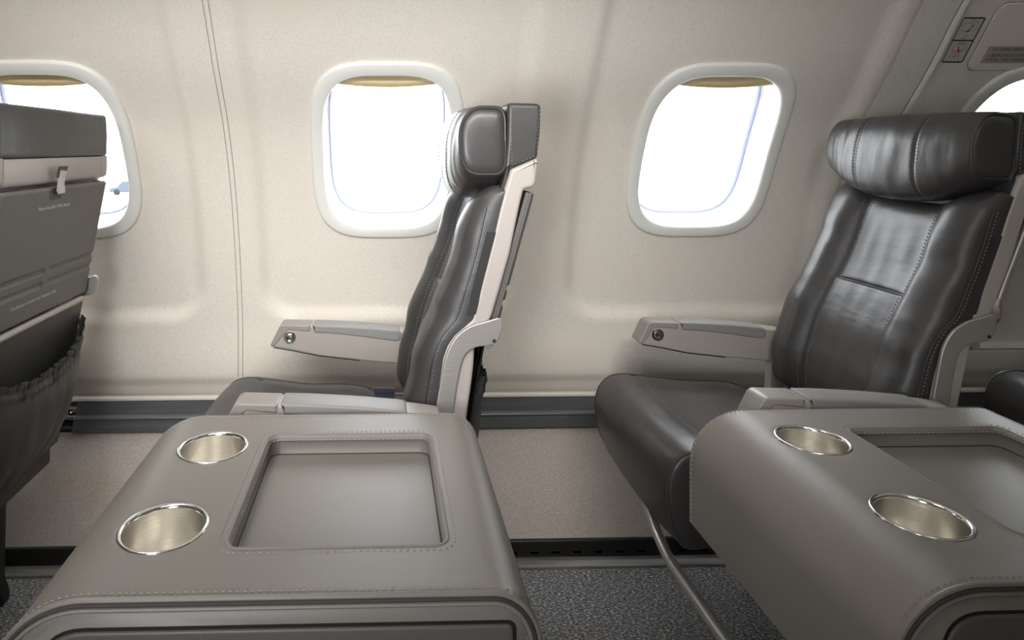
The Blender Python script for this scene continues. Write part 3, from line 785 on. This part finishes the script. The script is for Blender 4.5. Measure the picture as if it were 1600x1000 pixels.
# ------------------------------------------------------------------ consoles
def make_console(x0, label):
    root = thing('console_table', label, 'console', (0, .87, 0), 'taupe leather console tables beside the window seats')
    XL, XR, ZT, ZB, YN, YF = -.392, .158, .6415, .452, .648, 1.092
    rxl, rzl, rxr, rzr = .095, .090, .048, .055
    q = 14
    prof = [(XL, ZB)] + [(XL + rxl*(1 - math.cos(a)), ZT - rzl*(1 - math.sin(a))) for a in [PI/2*k/q for k in range(q+1)]]
    fl0 = len(prof) - 1
    nr = [(XR - rxr*(1 - math.sin(a)), ZT - rzr*(1 - math.cos(a))) for a in [PI/2*k/q for k in range(q+1)]]
    # crown the flat a little
    xl, xr = prof[-1][0], nr[0][0]
    mb = MB()
    # flat top, with recess and cup openings, by constrained triangulation
    RX0, RX1, RY0, RY1, RD = -.180, .074, .727, 1.014, .029
    cups = [(-.2600, .771), (-.2560, .976)]; CR = .0505
    # cups sit partly over the curve of the edge, so the flat begins left of them
    def ztop(x):
        if x < xl:
            t = (xl - x)/rxl; return ZT - rzl*(1 - math.sqrt(max(0, 1 - t*t)))
        if x > xr:
            t = (x - xr)/rxr; return ZT - rzr*(1 - math.sqrt(max(0, 1 - t*t)))
        return ZT
    xa = XL + .030
    xe = XR - .020
    cols = [xa + (xe - xa)*k/60 for k in range(61)]; rows = [YN + .006 + (YF - YN - .012)*k/46 for k in range(47)]
    pts = []; edges = []; loops = []
    def loop(P):
        b = len(pts); pts.extend(Vector(p) for p in P); n = len(P)
        edges.extend((b + i, b + (i+1) % n) for i in range(n)); return P
    outer = [(x, rows[0]) for x in cols] + [(cols[-1], y) for y in rows[1:]] + [(x, rows[-1]) for x in reversed(cols[:-1])] + [(cols[0], y) for y in reversed(rows[1:-1])]
    loop(outer)
    rec_loop = rrect((RX0+RX1)/2, (RY0+RY1)/2, (RX1-RX0)/2, (RY1-RY0)/2, .016, 6)
    loop(rec_loop)
    cl = []
    for cx, cy in cups:
        P = [(cx + CR*math.cos(2*PI*k/48), cy + CR*math.sin(2*PI*k/48)) for k in range(48)]; cl.append(P); loop(P)
    def inside(x, y, g=.003):
        if RX0 - g < x < RX1 + g and RY0 - g < y < RY1 + g: return True
        return any(math.hypot(x-cx, y-cy) < CR + g for cx, cy in cups)
    for x in cols[1:-1]:
        for y in rows[1:-1]:
            if not inside(x, y): pts.append(Vector((x, y)))
    vo, eo, fo, *_ = delaunay_2d_cdt(pts, edges, [], 0, 1e-6)
    b = len(mb.v)
    mb.v += [(v.x, v.y, ztop(v.x)) for v in vo]
    for f in fo:
        cx = sum(vo[i].x for i in f)/len(f); cy = sum(vo[i].y for i in f)/len(f)
        if inside(cx, cy, -1e-4):
            if any(math.hypot(cx-a, cy-c) < CR for a, c in cups): continue
            # inside the rounded rectangle?
            dx = max(0, abs(cx - (RX0+RX1)/2) - ((RX1-RX0)/2 - .016)); dy = max(0, abs(cy - (RY0+RY1)/2) - ((RY1-RY0)/2 - .016))
            if math.hypot(dx, dy) < .016: continue
        mb.f.append(tuple(b + i for i in f))
    # left flank and right flank strips
    def section(y, k):   # k = inset towards the centre of the section for rounded ends
        o = []
        return o
    lf = [(x, z) for x, z in prof if x < xa] + [(xa, ztop(xa))]
    rf = [(xe, ztop(xe))] + [(x, z) for x, z in nr if x > xe] + [(XR, ZB)]
    for L_ in (lf, rf):
        mb.grid(lambda i, j: (L_[i][0], rows[j], L_[i][1]), len(L_), len(rows))
    # recess walls (rolled lip)
    def rl(d, z): return [(x, y, z) for x, y in rrect((RX0+RX1)/2, (RY0+RY1)/2, (RX1-RX0)/2 - d, (RY1-RY0)/2 - d, .016, 6)]
    mb.rings([rl(0, ZT), rl(.0015, ZT - .0002), rl(.0035, ZT - .0015), rl(.0045, ZT - .004), rl(.0045, ZT - .0065), rl(.003, ZT - .0085), rl(.0038, ZT - RD + .0006), rl(.0045, ZT - RD)], False, False)
    mb.rings([rl(.0044, ZT - RD), rl(.0075, ZT - RD)])
    mb.f.append(tuple(len(mb.v) - len(rl(0, 0)) + i for i in range(len(rl(0, 0)))))
    # cup lips
    for cx, cy in cups:
        mb.rings([[(cx + r*math.cos(2*PI*k/48), cy + r*math.sin(2*PI*k/48), ztop(cx + r*math.cos(2*PI*k/48)) + dz_) for k in range(48)] for r, dz_ in ((CR, 0), (CR - .0015, -.0008), (CR - .002, -.004))])
    # end roll-over towards near and far faces
    full = lf + [(x, ztop(x)) for x in cols[1:-1]] + rf
    xm, zm = (XL + XR)/2, (ZT + ZB)/2
    def shrink(d):
        o = []
        n = len(full)
        for i, (x, z) in enumerate(full):
            a = Vector(full[max(0, i-1)]); c = Vector(full[min(n-1, i+1)]); t = (c - a).normalized(); nn = Vector((t.y, -t.x))
            o.append((x + nn.x*d, z + nn.y*d))
        return o
    for y0, y1, yr in ((rows[0], YN, -1), (rows[-1], YF, 1)):
        R = []
        for k in range(7):
            a = PI/2*k/6; R.append([(x, y0 + (y1 - y0)*math.sin(a), z) for x, z in shrink(.006*(1 - math.cos(a)))])
        mb.grid(lambda i, j: R[i][j], len(R), len(full))
    body = mb.build('console_cover', 'taupe', root, angle=50, weld=True)
    # face panels (near, far) and underside
    fp = MB(); sf_ = shrink(.006)
    for y in (YN, YF):
        ring0 = [(x, y, z) for x, z in sf_]
        sgn = 1 if y < .9 else -1
        ring1 = [(x, y + sgn*.0025, z) for x, z in shrink(.0075)]; ring2 = [(x, y + sgn*.0025, z) for x, z in shrink(.011)]; ring3 = [(x, y, z) for x, z in shrink(.0125)]
        fp.rings([ring0, ring1, ring2, ring3], False, True)
    fp.grid(lambda i, j: ((XL, XR)[i], (YN, YF)[j], ZB), 2, 2)
    po = fp.build('end_panel', 'taupe', root, angle=60)
    for y, d, r_, m_, nm_ in ((YN + .0015, .0010, .0030, 'taupe', 'piping'), (YN - .0012, .0090, .0026, 'taupe', 'piping'), (YN - .0012, .0046, .0019, 'crease', 'seam'), (YF - .0015, .0030, .0028, 'taupe', 'piping')):
        pi_ = MB(); pi_.tube([(x, y, z) for x, z in shrink(d)], r_, 8); pi_.build(nm_, m_, body)
    def rimloop(d, z): 
        R_ = rrect((RX0+RX1)/2, (RY0+RY1)/2, (RX1-RX0)/2 - d, (RY1-RY0)/2 - d, .016, 6); return [(x, y, z) for x, y in R_]
    for d, z, r_, m_, nm_ in ((.0005, ZT - .0006, .0022, 'taupe', 'piping'), (.0030, ZT - .0068, .0024, 'taupe', 'piping'), (.0026, ZT - .0034, .0013, 'crease', 'seam'), (.0046, ZT - RD + .0004, .0010, 'crease', 'seam')):
        pi_ = MB(); pi_.tube(rimloop(d, z), r_, 8, closed=True); pi_.build(nm_, m_, body)
    # door panel on the near face
    dp = MB(); dl, dr_, dt, db = XL + .052, XR - .028, ZT - .030, ZB + .006
    pl_ = fillet([(dl, db), (dl, dt), (dr_, dt), (dr_, db)], [.004, .045, .008, .004], 8)
    dp.prism(pl_, YN - .003, YN + .004, .003); dp.build('door_panel', 'console_face', root)
    gp = MB(); gp.prism(fillet([(dl - .003, db - .003), (dl - .003, dt + .003), (dr_ + .003, dt + .003), (dr_ + .003, db - .003)], [.004, .048, .010, .004], 8), YN - .0008, YN + .003, .0); gp.build('door_gap', 'track', root)
    # stitching
    def row_of(P, Nn):
        st = MB(); st.dashes(P, Nn, .0040, .0034, .0009, .0007); st.build('stitching', 'tan_thread', body)
    full_n = []
    n = len(full)
    for i in range(n):
        a = Vector(full[max(0, i-1)]); c = Vector(full[min(n-1, i+1)]); t = (c - a).normalized(); full_n.append(Vector((-t.y, 0, t.x)))
    for y in (YN + .0085, YF - .0085):
        row_of([Vector((x, y, z)) + nn*.0009 for (x, z), nn in zip(full, full_n)], full_n)
    S = shrink(.0125); row_of([(x, YN - .0002, z) for x, z in S], [(0, -1, 0)]*len(S))
    # round the recess: one row on top, one just under the lip
    R = rrect((RX0+RX1)/2, (RY0+RY1)/2, (RX1-RX0)/2 + .008, (RY1-RY0)/2 + .008, .022, 8); R.append(R[0])
    row_of([(x, y, ZT + .0003) for x, y in R], [(0, 0, 1)]*len(R))
    R = rrect((RX0+RX1)/2, (RY0+RY1)/2, (RX1-RX0)/2 - .0056, (RY1-RY0)/2 - .0056, .014, 8); R.append(R[0]); cxx, cyy = (RX0+RX1)/2, (RY0+RY1)/2
    row_of([(x, y, ZT - .0066) for x, y in R], [(Vector((cxx - x, cyy - y, 0)).normalized()) for x, y in R])
    # cup holders
    for cx, cy in cups:
        cu = MB(); rr = .0485; tilt = 0
        def ct(r, z): return [(cx + r*math.cos(2*PI*k/64), cy + r*math.sin(2*PI*k/64), z) for k in range(64)]
        cu.rings([ct(rr - .003, ZT - .003), ct(rr - .0032, ZT - .030), ct(rr - .0034, ZT - .060), ct(rr - .005, ZT - .067), ct(rr - .010, ZT - .069), ct(.02, ZT - .0695)], False, True)
        co = cu.build('cup_holder', 'cupsteel', root, angle=50)
        ri = MB(); ri.rings([ct(rr + .0032, ZT - .004), ct(rr + .0032, ZT + .0002), ct(rr + .0022, ZT + .0012), ct(rr + .0008, ZT + .0014), ct(rr - .0014, ZT + .0004), ct(rr - .0028, ZT - .0022), ct(rr - .0030, ZT - .005)])
        ri.build('rim', 'steel', co, angle=60)
    # pedestal that carries the console, set back under it
    pe = MB(); pe.prism(fillet([(-.25,.001),(-.20,.001),(-.06,.30),(-.05,.451),(-.16,.451),(-.17,.30)], .01), .90, .93, .004)
    pe.prism(fillet([(-.16,.001),(-.11,.001),(-.02,.30),(.02,.451),(-.10,.451),(-.08,.30)], .01), 1.00, 1.03, .004)
    pe.build('support_leg', 'track', root)
    root.location.x = x0
    return root
make_console(0.0, 'left console table, whole taupe leather top with recessed tray and two steel cup holders')
make_console(0.913, 'right console table, dark taupe rounded side, cropped by the right photo edge')
